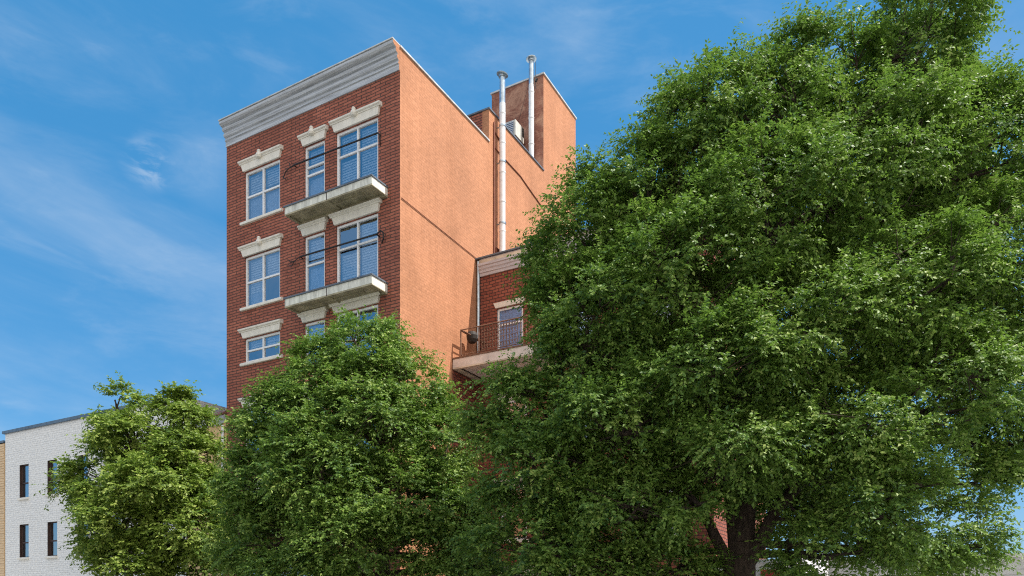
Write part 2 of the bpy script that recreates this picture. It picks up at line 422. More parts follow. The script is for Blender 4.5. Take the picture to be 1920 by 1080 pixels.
for r, d in rows.items():
    for k, (z0, z1) in d.items():
        x0, x1 = win[k]; mid = (x0+x1)/2; h = z1-z0
        if k == 'a':
            zm = z0+h*.5
            bl = {1:[(0,.5,.95),(1,.62,.95)], 2:[(0,.30,.95),(1,.50,.95)], 3:[(0,.55,.95),(1,.6,.95)]}.get(r, [(0,.4,.95)])
            cu = {1:[(0,.04,.48),(1,.04,.48)], 2:[(0,.04,.46)]}.get(r, [])
            w = window(tall, x0, x1, z0, z1, (mid,), ((zm,),(zm,)), blinds=bl, curtain=cu)
            sill(w, x0, x1, z0)
        elif k == 'b':
            zm = z0+h*.58
            w = window(tall, x0, x1, z0, z1, (), ((zm, z0+h*.70) if r == 1 else (zm,),), blinds=[(0,.6,.96)], curtain=[(0,.03,.55)] if r < 3 else [])
        else:
            zm = z0+h*.66
            bl = {1:[(0,.03,.62),(1,.03,.96),(0,.68,.96)], 2:[(0,.03,.60),(1,.03,.96)], 3:[(0,.3,.95)]}.get(r, [(1,.3,.95)])
            w = window(tall, x0, x1, z0, z1, (mid,), ((zm,),(zm,)) if r < 3 else ((z0+h*.5,),(z0+h*.5,)), blinds=bl)
        if r >= 4 and k != 'a': sill(w, x0, x1, z0)
        lintel(w, x0, x1, z1, key=(r == 1 or (r == 2 and k == 'a')), h=.25 if r < 3 else .22)
w = window(tall, *shop_op, (-6.0,-4.8), (), blinds=[]); sill(w, shop_op[0], shop_op[1], shop_op[2])
mb = MB(); x0,x1,z0,z1 = door_op
mb.box(x0, x0+.1, .04, .13, z0, z1); mb.box(x1-.1, x1, .04, .13, z0, z1); mb.box(x0+.1, x1-.1, .04, .13, z1-.5, z1); mb.box(x0+.1, x1-.1, .07, .13, z0, z1-.5)
dr = mb.build('door', M['frame_brown'], tall)
mb = MB(); mb.tube((x1-.2,.0,1.2),(x1-.2,.07,1.2),.03); mb.build('handle', M['galv'], dr)
mb = MB(); mb.box(-2.7,-1.0,-.9,-.002,.10,.148); mb.build('doorstep', M['kerb'], tall)

def balcony(z0, z1):
    x0, x1, p = -4.29, -.50, .78
    m = MB()
    m.box(x0, x1, -p, -.001, z0+.05, z1-.05)                       # fascia box
    b = m.build('balcony', M['fascia'], tall)
    m = MB(); m.box(x0-.03, x1+.03, -p-.04, -.001, z1-.048, z1); m.build('edge_flashing', M['coping_dark'], b)
    m = MB()                                                       # rim and battens under the slab
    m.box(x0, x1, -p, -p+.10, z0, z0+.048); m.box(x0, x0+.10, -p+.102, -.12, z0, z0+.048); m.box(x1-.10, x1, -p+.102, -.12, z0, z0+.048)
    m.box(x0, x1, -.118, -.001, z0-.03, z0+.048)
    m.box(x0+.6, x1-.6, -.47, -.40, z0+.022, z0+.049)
    m.box(x0+1.86, x0+1.93, -p+.102, -.48, z0+.012, z0+.047)
    m.box(x0+1.86, x0+1.93, -.39, -.12, z0+.012, z0+.047)
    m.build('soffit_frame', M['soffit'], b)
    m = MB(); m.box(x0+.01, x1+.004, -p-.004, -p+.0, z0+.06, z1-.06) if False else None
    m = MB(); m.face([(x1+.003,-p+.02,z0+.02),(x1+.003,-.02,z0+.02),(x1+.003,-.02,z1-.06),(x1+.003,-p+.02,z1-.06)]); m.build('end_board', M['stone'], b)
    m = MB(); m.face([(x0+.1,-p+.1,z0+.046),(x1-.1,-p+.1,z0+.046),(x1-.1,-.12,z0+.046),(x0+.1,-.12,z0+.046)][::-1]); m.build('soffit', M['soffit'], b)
    m = MB()                                                       # open joint in the fascia
    m.box(x0+1.88, x0+1.91, -p-.003, -p+.01, z0+.02, z1-.05); m.build('joint_strip', M['frame_brown'], b)
balcony(14.52, 14.84); balcony(11.40, 11.74)

def guard_rail(z, xl, xr, loop):
    m = MB(); y = -.13
    m.tube((xl,y,z+.03),(xr,y,z-.02),.028,n=8)
    m.tube((xr,y,z-.02),(xr+.02,-.001,z-.05),.024,n=8); m.tube((xl,y,z+.03),(xl,-.001,z+.03),.02,n=8)
    if loop:
        m.path([(xr,y,z-.02),(xr+.16,y,z+.06),(xr+.26,y+.02,z-.02),(xr+.24,y+.05,z-.2),(xr+.12,-.02,z-.28)], .024)
        m.path([(xl,y,z+.03),(xl-.25,y,z-.05),(xl-.5,y+.05,z-.02),(xl-.62,y+.08,z+.1)], .016)
        m.path([(xl-.25,y,z-.05),(xl-.40,y,z-.20),(xl-.55,y,z-.12)], .014)
    else:
        m.path([(xr,y,z-.02),(xr+.07,y,z-.10),(xr+.06,y+.04,z-.30),(xr,-.02,z-.34)], .022)
        m.path([(xl,y,z+.03),(xl-.2,y,z+.0),(xl-.42,y+.03,z-.06),(xl-.55,y+.05,z-.22),(xl-.44,y+.06,z-.30)], .02)
        m.path([(xl-.16,y,z+.0),(xl-.20,y,z+.16)], .016); m.path([(xl-.30,y,z-.02),(xl-.42,y,z+.06)], .014)
    m.build('guard_rail', M['iron'], tall)
guard_rail(16.62, -4.55, -.80, False); guard_rail(13.36, -4.25, -.85, True)

mb = MB()                                            # brown conduit and cables on the painted wall
mb.tube((.035,5.83,14.0),(.035,5.83,20.1),.032,n=8); mb.build('conduit', M['conduit'], tall)
mb = MB(); mb.path([(.02,0.05,14.37),(.02,2.0,14.33),(.02,4.6,14.27),(.02,4.66,14.0)], .012, n=5)
mb.build('cable', M['conduit'], tall)
mb = MB(); mb.path([(.02,.2,9.9),(.02,1.6,9.3),(.02,2.95,8.85)], .016, n=5); mb.build('cable', M['conduit'], tall)
mb = MB(); mb.path([(.02,5.9,19.15),(.02,6.5,19.12),(.02,8.0,19.10),(.02,8.8,18.95),(.02,10.3,18.7)], .022, n=5); mb.path([(.02,5.9,19.75),(.02,6.4,19.62)], .03, n=5)
mb.build('cable', M['conduit'], tall)
mb = MB(); mb.box(.002,.07,5.98,6.0,15.0,15.28); mb.box(.002,.07,6.16,6.18,15.0,15.28); mb.box(.002,.07,6.0,6.16,15.26,15.28); mb.box(.002,.07,6.0,6.16,15.0,15.02)
mb.build('pipe_bracket', M['conduit'], tall)
mb = MB(); mb.tube((.03,7.0,14.0),(.03,7.0,15.2),.016,n=6); mb.build('conduit', M['conduit'], tall)

# ------------------------------------------------------------------ 2. lower rear-set house
LV = 4.65
low = thing('brick_house', 0, LV, 'lower red brick house set back beside the orange wall, mostly behind the big tree', 'building')
LW = 8.8; LH = 14.2
lops = [(.86,1.95,10.25,12.24),(3.6,4.7,10.4,12.24),(6.4,7.5,10.4,12.24)]
for fz in (6.9, 3.7): lops += [(1.0,2.1,fz,fz+1.9),(3.8,4.9,fz,fz+1.9),(6.4,7.5,fz,fz+1.9)]
ldoor = (6.2,7.3,.15,2.6); lshop = (1.0,4.8,.8,2.45)
mb = MB(); wall_openings(mb, .005, LW, 0, 13.57, lops+[ldoor,lshop]); mb.build('front_wall', M['brick_low'], low)
mb = MB()
mb.face([(LW,0,0),(LW,9,0),(LW,9,LH),(LW,0,LH)]); mb.face([(.005,9,0),(.005,9,LH),(LW,9,LH),(LW,9,0)])
mb.build('rear_walls', M['brick_low'], low)
mb = MB(); mb.face([(.005,.2,LH-.35),(LW,.2,LH-.35),(LW,9,LH-.35),(.005,9,LH-.35)]); mb.face([(.005,.2,LH),(LW,.2,LH),(LW,.2,LH-.35),(.005,.2,LH-.35)]); mb.build('roof', M['tar'], low)
mb = MB()
lp = [(0,13.57),(-.06,13.57),(-.08,13.66),(-.11,13.68),(-.12,13.76),(-.16,13.80),(-.17,13.88),(-.21,13.90),(-.22,13.98),(-.10,14.0),(-.10,14.19),(0.2,14.19),(.2,13.57)]
mb.extrude_x(lp, .16, LW); lc = mb.build('cornice', M['cornice_low'], low)
mb = MB(); mb.box(.01, LW+.05, -.17, .24, LH+.0, LH+.05); mb.box(.16, LW, -.125, -.102, 14.0, 14.185); mb.build('gutter_edge', M['coping_dark'], lc) if False else None
mb = MB(); mb.box(.01, LW+.05, -.17, .24, LH+.0, LH+.05); mb.build('roof_edge', M['coping_dark'], lc)
mb = MB(); mb.box(.16, LW, -.118, -.102, 14.02, 14.15); mb.build('fascia_board', M['soffit_pale'], lc)
mb = MB(); mb.tube((.09,-.07,10.1),(.09,-.07,14.15),.055,n=10); mb.build('downspout', M['galv'], low)
for i, (a,b,c,d) in enumerate(lops):
    w = window(low, a, b, c, d, (), ((c+(d-c)*(.70 if i < 1 else .5),),), blinds=[] if i == 0 else [(0,.55,.97)], curtain=[(0,.03,.97)] if i == 0 else [], setback=.04, gl='glass_clear' if i == 0 else 'glass', cmat='sky_panel' if i == 0 else 'curtain', cgap=.07 if i == 0 else .16)  # first window: reflected sky blue is painted on its curtain panel
    lintel(w, a, b, d, key=False, h=.20, crown=i != 0)
    if i: sill(w, a, b, c)
w = window(low, *lshop, (2.9,), (), blinds=[]); sill(w, lshop[0], lshop[1], lshop[2])
lintel(w, lshop[0], lshop[1], lshop[3], key=False, h=.15)
mb = MB(); a,b,c,d = ldoor
mb.box(a, a+.1, .04, .13, c, d); mb.box(b-.1, b, .04, .13, c, d); mb.box(a+.1, b-.1, .04, .13, d-.1, d); mb.box(a+.1, b-.1, .07, .12, c, d-.1)
dr = mb.build('door', M['frame_brown'], low); mb = MB(); mb.tube((b-.2,.0,1.2),(b-.2,.07,1.2),.03); mb.build('handle', M['galv'], dr)
# balcony of the lower house (local y from -1.67 to 0)
BZ0, BZ1, BX = 9.69, 10.09, 4.2
mb = MB(); mb.box(.02, BX, -1.67, -.001, BZ0+.05, BZ1-.05); bal = mb.build('balcony', M['fascia_warm'], low)
mb = MB(); mb.box(.015, BX+.03, -1.70, -.001, BZ1-.048, BZ1); mb.build('edge_flashing', M['rust'], bal)
mb = MB(); mb.box(.02, BX, -1.67, -1.57, BZ0-.0, BZ0+.048); mb.box(.02,.25,-1.568,-.2,BZ0+.0,BZ0+.048); mb.box(.02,BX,-.198,-.001,BZ0-.06,BZ0+.048)
mb.box(.95,1.02,-1.568,-.2,BZ0+.015,BZ0+.048); mb.box(2.4,2.47,-1.568,-.2,BZ0+.015,BZ0+.048); mb.build('soffit_frame', M['soffit_pale'], bal)
mb = MB(); mb.box(.26,.30,-1.566,-.2,BZ0+.02,BZ0+.047); mb.build('drip_strip', M['frame_brown'], bal)
mb = MB(); yf = -1.58; zt = BZ1+.97
mb.tube((.30,yf,zt),(BX-.1,yf,zt),.022,n=6); mb.tube((.30,yf,BZ1+.09),(BX-.1,yf,BZ1+.09),.016,n=6)
mb.tube((.30,yf,BZ1),(.30,yf,zt+.02),.026,n=6); mb.tube((BX-.1,yf,BZ1),(BX-.1,yf,zt+.02),.026,n=6)
mb.tube((.30,yf,zt),(.30,-.02,zt),.035,n=6); mb.tube((.30,-.10,BZ1),(.30,-.10,zt),.024,n=6); mb.tube((.42,yf+.05,zt-.05),(.42,-.02,zt-.02),.02,n=6)
mb.tube((.30,yf,BZ1+.09),(.30,-.02,BZ1+.09),.016,n=6); mb.tube((1.05,yf,BZ1),(1.05,yf,zt),.022,n=6)
k = 1.17
while k < BX-.15:
    mb.tube((k,yf,BZ1+.09),(k,yf,zt),.011,n=5)
    if k < 2.6:
        for q in range(4):                            # wrought scrolls between the bars
            zc = BZ1+.22+q*.2
            mb.path([(k+.055+.045*math.cos(t*1.05), yf, zc+.075*math.sin(t*1.05)) for t in range(6)], .009, n=4)
    k += .11
mb.build('railing', M['rust'], bal)

pl = thing('planter', .36, LV-.93, 'small dark round planter hung on the iron railing of the lower balcony', 'planter')
mb = MB(); mb.lathe((0,0,10.78), [(0,0),(.13,.03),(.19,.14),(.21,.27),(.18,.36),(.15,.40),(.0,.38)], n=16); mb.build('pot', M['planter'], pl)
mb = MB(); mb.path([(-.02,-.17,11.15),(-.03,-.08,11.10),(-.03,0,11.19),(-.03,.08,11.10),(-.02,.17,11.15)], .012, n=5); mb.build('hanger', M['iron'], pl)

# ------------------------------------------------------------------ 3. flues and air conditioner
def flue(u, v, z0, z1, r, label, tilt, bracket, ac=None):
    t = thing('flue_pipe', u, v, label, 'flue pipe', 'metal flue pipes on the tall house')
    m = MB(); zs = z1-1.25
    m.tube((0,0,z0),(0,0,zs),r,n=20); m.build('pipe', M['flue'], t)
    m = MB(); m.tube((0,0,zs),(0,0,z1-.16),r*.96,n=20); m.build('top_section', M['galv'], t)
    m = MB(); z = z0+.9
    while z < zs+.05:
        m.lathe((0,0,z), [(r,-.035),(r+.010,-.03),(r+.012,0),(r+.010,.03),(r,.035)], n=20); z += 1.15
    m.build('joint_band', M['flue'], t)
    m = MB(); T = Matrix.Rotation(tilt, 3, 'Y')
    m.lathe((0,0,z1-.22), [(r*.96,0),(r+.03,.0),(r+.03,.10),(r*.9,.11)], n=20)
    m.lathe((0,0,z1-.10), [(0,-.03),(r+.11,-.03),(r+.12,.0),(r*.8,.07),(0,.09)], n=20, tilt=T)
    m.tube((r*.8,0,z1-.14),(r*.8,0,z1-.06),.012,n=5); m.tube((-r*.8,0,z1-.14),(-r*.8,0,z1-.06),.012,n=5); m.tube((0,r*.8,z1-.14),(0,r*.8,z1-.06),.012,n=5)
    m.build('rain_cap', M['galv'], t)
    for (zz, d) in bracket:
        m = MB(); m.box(-d, -r*.7, -.02, .02, zz, zz+.04); m.lathe((0,0,zz+.02), [(r+.002,-.03),(r+.02,-.03),(r+.02,.03),(r+.002,.03)], n=20)
        m.build('wall_bracket', M['galv'], t)
    return t
flue(.25, 6.10, LH-.34, 22.15, .118, 'white flue pipe running up the orange side wall, tilted cap on top', R(14), [(16.2,.25),(18.6,.25),(20.0,.25)])
f2 = flue(-.45, 9.86, HB-.89, 25.45, .118, 'white flue pipe standing on the roof in front of the stair tower', R(-4), [])
mb = MB(); mb.tube((.17,.05,24.0),(.17,.05,25.2),.012,n=5); mb.tube((.20,.05,24.3),(.26,.05,24.42),.05,n=8); mb.tube((0,-.1,24.4),(-1.2,.28,21.9),.008,n=4); mb.build('side_wire', M['iron'], f2)

ac = thing('air_conditioner', -1.28, 9.62, 'beige air conditioner unit on a bracket high on the stair tower wall', 'air conditioner')
mb = MB(); X0,X1,Y0,Y1,Z0,Z1 = -.42,.42,-.46,.30,21.76,22.42
mb.box(X0,X1,Y0,Y1,Z0,Z1); mb.build('casing', M['acbody'], ac)
mb = MB(); mb.box(X0+.03,X1-.10,Y0-.015,Y0-.002,Z0+.05,Z1-.05); mb.build('grille_panel', M['acgrille'], ac)
mb = MB()
for k in range(7): mb.box(X0+.04,X1-.11,Y0-.03,Y0-.016,Z0+.08+k*.08,Z0+.10+k*.08)
mb.box(-.06,-.03,Y0-.034,Y0-.031,Z0+.06,Z1-.06); mb.build('louvre', M['frame'], ac)
mb = MB(); mb.box(X1+.002,X1+.02,Y1-.16,Y1-.02,Z0+.25,Z1-.03); mb.build('service_cover', M['planter'], ac)
mb = MB(); mb.box(X0+.05,X0+.1,Y0+.02,Y1+.22,Z0-.06,Z0-.002); mb.box(X1-.1,X1-.05,Y0+.02,Y1+.22,Z0-.06,Z0-.002)
for x in (X0+.075, X1-.075): mb.tube((x,Y0+.05,Z0-.06),(x,Y1+.22,Z0-.75),.022,n=6)
mb.build('bracket', M['rust'], ac)
mb = MB()
for q, (dx, dy) in enumerate(((.10,.05),(.18,.1),(.02,.12),(.26,.0))):
    mb.path([(dx,dy,Z0-.005),(dx+.05,dy-.1,Z0-.35),(dx+.02,dy+.05,Z0-.8),(dx-.05,dy,HB-.88)], .035-.004*q, n=6)
mb.build('hose', M['soffit'], ac)

# ------------------------------------------------------------------ 4. white house and its neighbours on the left
wh = thing('white_house', -10.45, 0, 'white painted brick house with narrow dark windows and slate blue roof edge', 'building')
WW = 13.31; WHT = 9.42
wops = []
for cx in (-11.65,-9.3,-6.95,-4.6,-2.25): 
    for (a,b) in ((6.27,7.82),(3.47,5.02),(.7,2.4)): wops.append((cx-.39,cx+.39,a,b))
mb = MB(); wall_openings(mb, -WW, 0, 0, WHT, wops, depth=.17, mrev=1)
mb.face([(-WW,0,0),(-WW,0,WHT),(-WW,9,WHT),(-WW,9,0)]); mb.face([(0,0,0),(0,9,0),(0,9,WHT),(0,0,WHT)]); mb.face([(-WW,9,0),(-WW,9,WHT),(0,9,WHT),(0,9,0)])
mb.build('walls', [M['white_brick'], M['frame_brown']], wh)
mb = MB(); mb.box(-WW-.10,.05,-.10,.25,WHT+.002,WHT+.13); mb.build('roof_edge', M['slate'], wh)
mb = MB(); mb.face([(-WW,.25,WHT-.1),(0,.25,WHT-.1),(0,9,WHT-.1),(-WW,9,WHT-.1)]); mb.build('roof', M['tar'], wh)
for (a,b,c,d) in wops:
    w = window(wh, a, b, c, d, (), ((c+(d-c)*.45,),), mat='frame_brown', gl='glass_dark', setback=.085, fw=.04, curtain=[(0,.05,.45)] if c > 5 else [])
    sill(w, a, b, c, e=.03, mat='stone')

ta = thing('clapboard_house', -23.86, 0.02, 'tan clapboard house at the very left edge beside the white house', 'building')
mb = MB(); z = 0
while z < 9.0:
    mb.extrude_x([(0,z),(-.028,z),(-.006,z+.118),(0,z+.118)], -7, -.02); z += .12
mb.build('siding', M['tan'], ta)
mb = MB(); mb.box(-7,0,.002,8,0,9.0); mb.build('walls', M['tan'], ta)
mb = MB(); mb.box(-7.1,-.0,-.06,8.1,9.04,9.14); mb.build('roof_edge', M['slate'], ta)

cr = thing('cream_house', -10.43, .05, 'cream stucco house glimpsed between the left tree and the tall brick house, brown cornice', 'building')
CW = 2.26
mb = MB(); mb.box(.0,CW,0,7,0,8.30); mb.build('walls', M['cream'], cr)
mb = MB(); mb.extrude_x([(-.001,8.15),(-.05,8.15),(-.08,8.22),(-.15,8.30),(-.18,8.40),(-.001,8.46)], -.01, CW-.01)
k = .15
while k < CW-.2: mb.box(k,k+.07,-.13,-.052,8.06,8.148); k += .26
cc = mb.build('cornice', M['cornice'], cr)
mb = MB(); mb.extrude_x([(-.001,8.465),(-.24,8.405),(-.25,8.45),(-.001,8.62)], -.02, CW-.005); mb.build('tile_edge', M['rooftrim'], cc)
mb = MB(); mb.box(.0,CW-.01,0,7,8.466,8.56); mb.build('roof', M['tar'], cr)
mb = MB(); mb.tube((CW-.15,-.08,0),(CW-.15,-.08,8.05),.05,n=8); mb.build('downspout', M['frame'], cr)

# ------------------------------------------------------------------ 5. low buildings behind the big tree
ga = thing('clapboard_garage', LW+.06, LV, 'low white clapboard garage behind the big tree trunk with red door panel', 'building')
GW = 10.5; GH = 2.65
gop = (1.35,2.25,.15,2.45)
mb = MB(); wall_openings(mb, 0, GW, 0, GH, [gop, (4.5,6.0,1.2,2.3)], depth=.10)
mb.box(0,GW,.5,7,0,GH,skip='f'); mb.build('walls', M['clap'], ga)
mb = MB(); z = .1
while z < GH-.16:
    for (a,b) in ((0,1.3),(2.3,4.42),(6.08,GW)) if z < 2.36 else ((0,GW),):
        mb.extrude_x([(-.001,z),(-.035,z),(-.008,z+.148),(-.001,z+.148)], a, b)
    z += .15
mb.build('siding', M['clap'], ga)
mb = MB(); mb.box(-.0,GW+.15,-.2,7.1,GH+.002,GH+.10); mb.build('roof', M['coping'], ga)
mb = MB(); mb.box(gop[0],gop[1],.03,.09,gop[2],gop[3]); mb.box(gop[0]+.12,gop[1]-.12,.018,.028,gop[2]+.3,1.4); mb.box(gop[0]+.12,gop[1]-.12,.018,.028,1.6,gop[3]-.2)
gd = mb.build('door', M['redwood'], ga); mb = MB(); mb.tube((gop[1]-.1,-.04,1.15),(gop[1]-.1,.028,1.15),.03); mb.build('handle', M['galv'], gd)
w = window(ga, 4.5,6.0,1.2,2.3,(5.25,),((1.75,),(1.75,))); sill(w,4.5,6.0,1.2)
aw = thing('awning', LW+2.75, LV, 'small white canvas awning sloping out beside the red door', 'awning')
mb = MB()
mb.hexa([(-.5,-1.0,2.25),(.6,-1.0,2.25),(.6,-.04,2.85),(-.5,-.04,2.85),(-.5,-1.0,2.28),(.6,-1.0,2.28),(.6,-.04,2.88),(-.5,-.04,2.88)])
mb.box(-.5,.6,-1.03,-1.002,2.05,2.28); mb.face([(-.5,-1.0,2.25),(-.5,-.04,2.85),(-.5,-.04,2.1),(-.5,-1.0,2.1)]); mb.face([(.6,-1.0,2.25),(.6,-.04,2.85),(.6,-.04,2.1),(.6,-1.0,2.1)])
mb.build('canopy', M['canvas'], aw)
mb = MB(); mb.tube((-.45,-.98,2.24),(-.45,-.04,2.0),.015,n=5); mb.tube((.55,-.98,2.24),(.55,-.04,2.0),.015,n=5); mb.build('stay_arm', M['iron'], aw)

# ------------------------------------------------------------------ 6. ground, road
def sheet(name, u0, u1, v0, v1, z, mat, h=None):
    m = MB()
    if h is None: m.face([(u0,v0,z),(u1,v0,z),(u1,v1,z),(u0,v1,z)])
    else: m.box(u0,u1,v0,v1,z,z+h)
    o = m.build(name, M[mat]); o.location = C0; o.rotation_euler = (0,0,ROT); return tag(o, kind='structure')
sheet('ground', -900, 900, -900, 900, -.14, 'ground')
sheet('road', -120, 120, -14.2, -5.2, -.13, 'asphalt')
sheet('pavement', -120, 120, -5.0, -.01, -.12, 'pave', .12)
sheet('far_pavement', -120, 120, -22, -14.4, -.12, 'pave', .12)
sheet('kerb', -120, 120, -5.19, -5.01, -.13, 'kerb', .14)
sheet('far_kerb', -120, 120, -14.39, -14.21, -.13, 'kerb', .14)
sheet('forecourt', .02, 40, .0, LV-.01, -.118, 'pave', .115)
sheet('lane_marking', -120, 120, -9.8, -9.68, -.124, 'lane')

# ------------------------------------------------------------------ 7. trees
F = 1357.0
def at(px, py, d):
    return Vector(((px-960)/F*d, d, 1.6+(1120-py)/F*d))

def nrm(a): return a/np.maximum(np.linalg.norm(a, axis=-1, keepdims=True), 1e-9)

def tree(name, label, base, stems, lobes, mat, seed, n_per_m2=2.3, leaf=.085, twigs=11, per=15, L0=.46, droop=.26, gaps=(), flat=.72, bough=13, pull=.46):
    """lobes: (centre, rx, ry, rz).  Sprays of leafy twigs grow over the lobes' outer shells."""
    rng = np.random.default_rng(seed); rnd = random.Random(seed)
    t = bpy.data.objects.new(name, None); COL.objects.link(t); t.location = base
    tag(t, label, 'tree', 'street trees in front of the houses')
    inv = Vector(base)
    # --- spray centres
    cs, outs, owner = [], [], []
    LB = [(np.array(c), np.array(r)) for c, r in lobes]
    for li, (c, r) in enumerate(LB):
        area = 4*math.pi*((r[0]*r[1])**1.6/3+(r[0]*r[2])**1.6/3+(r[1]*r[2])**1.6/3)**(1/1.6)
        n = int(area*n_per_m2)
        d = nrm(rng.normal(size=(n,3)))
        fr = 1-np.abs(rng.normal(0,.16,size=(n,1)))
        inner = rng.random((n,1)) < .16
        fr = np.where(inner, rng.uniform(.25,.8,(n,1)), np.clip(fr,.35,1.0))
        p = c + d*r*fr
        keep = np.ones(n, bool)
        for lj, (c2, r2) in enumerate(LB):
            if lj == li: continue
            q = np.linalg.norm((p-c2)/(r2*.72), axis=1)
            keep &= (q > 1) | (rng.random(n) < .12)
        for g, gr in gaps:
            keep &= np.linalg.norm(p-np.array(g), axis=1) > gr
        keep &= p[:,2] > 1.5
        o = nrm(d/r)
        cs.append(p[keep]); outs.append(o[keep]); owner += [li]*int(keep.sum())
    c = np.concatenate(cs); o = np.concatenate(outs); nC = len(c); owner = np.array(owner)
    # sprays gather into flat boughs with hollows between them
    bi = rng.choice(nC, max(8, int(nC/bough)), replace=False); bc = c[bi]
    for k0 in range(0, nC, 4000):
        blk = c[k0:k0+4000]
        dd = ((blk[:,None,:]-bc[None])*np.array([1,1,1.6])); near = (dd**2).sum(-1).argmin(1)
        c[k0:k0+4000] = blk + (bc[near]-blk)*np.array([.17,.17,pull])
    # --- twigs of every spray fan out and up, then droop
    sz = rng.uniform(.65,1.3,(nC,1,1))
    d = o[:,None,:]*.75 + nrm(rng.normal(size=(nC,twigs,3)))*1.0 + np.array([0,0,.34])
    d[...,2] *= flat; d = nrm(d)
    Lt = L0*sz*rng.uniform(.55,1.35,(nC,twigs,1))
    tt = np.linspace(.12,1,per)[None,None,:,None]
    tt = np.clip(tt+rng.normal(0,.03,(nC,twigs,per,1)),.05,1.05)
    root = c[:,None,:] + rng.normal(0,.07,(nC,twigs,3))
    P = root[:,:,None,:] + d[:,:,None,:]*Lt[:,:,None,:]*tt + np.array([0,0,-1.0])*droop*Lt[:,:,None,:]*tt**2
    tang = nrm(d[:,:,None,:] + np.array([0,0,-1.0])*droop*2*tt)
    side = nrm(np.cross(tang, np.array([0,0,1.0])) + rng.normal(0,.25,tang.shape))
    alt = np.where(np.arange(per) % 2 == 0, 1.0, -1.0)[None,None,:,None]
    ld = nrm(tang*.75 + side*alt*.9 + np.array([0,0,-.22]) + rng.normal(0,.30,tang.shape))
    up = nrm(np.array([0,0,1.0]) + o[:,None,None,:]*.75 + rng.normal(0,.60,tang.shape))
    wv = nrm(np.cross(ld, up)); nn = np.cross(wv, ld)
    ll = leaf*rng.uniform(.65,1.3,P.shape[:-1]+(1,)); lw = ll*rng.uniform(.24,.34,ll.shape)
    base_p = P + ld*ll*.06
    fold = rng.uniform(.05,.35,ll.shape)
    v0 = base_p; v2 = base_p + ld*ll - nn*ll*.10
    v1 = base_p + ld*ll*.42 + wv*lw + nn*lw*fold; v3 = base_p + ld*ll*.42 - wv*lw + nn*lw*fold
    V = np.stack([v0,v1,v2,v3], axis=-2).reshape(-1,3) - np.array(inv)
    nl = len(V)//4
    i0 = np.arange(nl)*4
    tri = np.stack([np.stack([i0,i0+1,i0+2],1), np.stack([i0,i0+2,i0+3],1)],1).reshape(-1)
    me = bpy.data.meshes.new('crown')
    me.vertices.add(nl*4); me.vertices.foreach_set('co', V.astype(np.float32).ravel())
    me.loops.add(nl*6); me.loops.foreach_set('vertex_index', tri.astype(np.int32))
    me.polygons.add(nl*2); me.polygons.foreach_set('loop_start', (np.arange(nl*2)*3).astype(np.int32))
    me.update(calc_edges=True)
    # leaf-to-leaf colour: each spray its own tone, young tips paler
    tone = (.42 + rng.normal(0,.13,(nC,1,1,1)) + rng.normal(0,.19,P.shape[:-1]+(1,)) + .14*(tt-.5)).reshape(-1)
    at_ = me.attributes.new('tone', 'FLOAT', 'POINT'); at_.data.foreach_set('value', np.repeat(np.clip(tone,0,1),4).astype(np.float32))
    me.materials.append(M[mat]); me.validate()
    cr = bpy.data.objects.new('crown', me); COL.objects.link(cr); cr.parent = t
    # --- trunk and limbs
    m = MB()
    def limb(p0, p1, r0, r1, bend, n=7, seg=6):
        p0, p1 = Vector(p0), Vector(p1); prev = p0; L_ = (p1-p0).length
        off = Vector((rnd.uniform(-1,1),rnd.uniform(-1,1),rnd.uniform(-.4,.6)))*bend*L_
        pts = []
        for k in range(seg+1):
            s = k/seg
            pts.append(p0.lerp(p1,s)+off*math.sin(s*math.pi)*.5+Vector((rnd.uniform(-1,1),rnd.uniform(-1,1),0))*.012*L_*(0<k<seg))
        for k in range(seg):
            m.tube(pts[k]-inv, pts[k+1]-inv, r0+(r1-r0)*k/seg, r0+(r1-r0)*(k+1)/seg, n=n, caps=(k==seg-1))
        return pts
    nodes = []
    for st in stems:
        pts = [Vector(p) for p, r in st]; rs = [r for p, r in st]
        for (a, ra), (b, rb) in zip(st, st[1:]):
            q = limb(a, b, ra, rb, .05, n=11, seg=5); 
            nodes += [(x, ra+(rb-ra)*i/5) for i, x in enumerate(q)]
    for li, (cc, r) in enumerate(LB):
        cv = Vector(cc); tgt = cv - Vector((0,0,float(r[2])*.25))
        best = min(nodes, key=lambda nd: (nd[0]-tgt).length + (6 if nd[0].z > tgt.z+.3 else 0))
        q = limb(best[0], tgt, min(best[1]*.6,.14), .04, .12, n=7)
        idx = np.where(owner == li)[0]
        hubs = []
        for k in range(max(4, int(len(idx)/9))):
            hv = Vector(c[idx[rnd.randrange(len(idx))]]) if len(idx) else tgt
            b0 = q[rnd.randrange(2, len(q))]; hv = b0.lerp(hv, .72)
            limb(b0, hv, .035, .014, .16, n=5, seg=4); hubs.append(hv)
        for i in idx[::2]:
            pv = Vector(c[i]); hb = min(hubs, key=lambda h: (h-pv).length)
            limb(hb, pv, .012, .005, .12, n=4, seg=2)
    m.build('trunk', M['bark'], t, merge=True)
    return t

def lobe(px, py, d, r, ry=None, rz=None):
    return (tuple(at(px,py,d)), (r, ry or r, rz or r*.9))

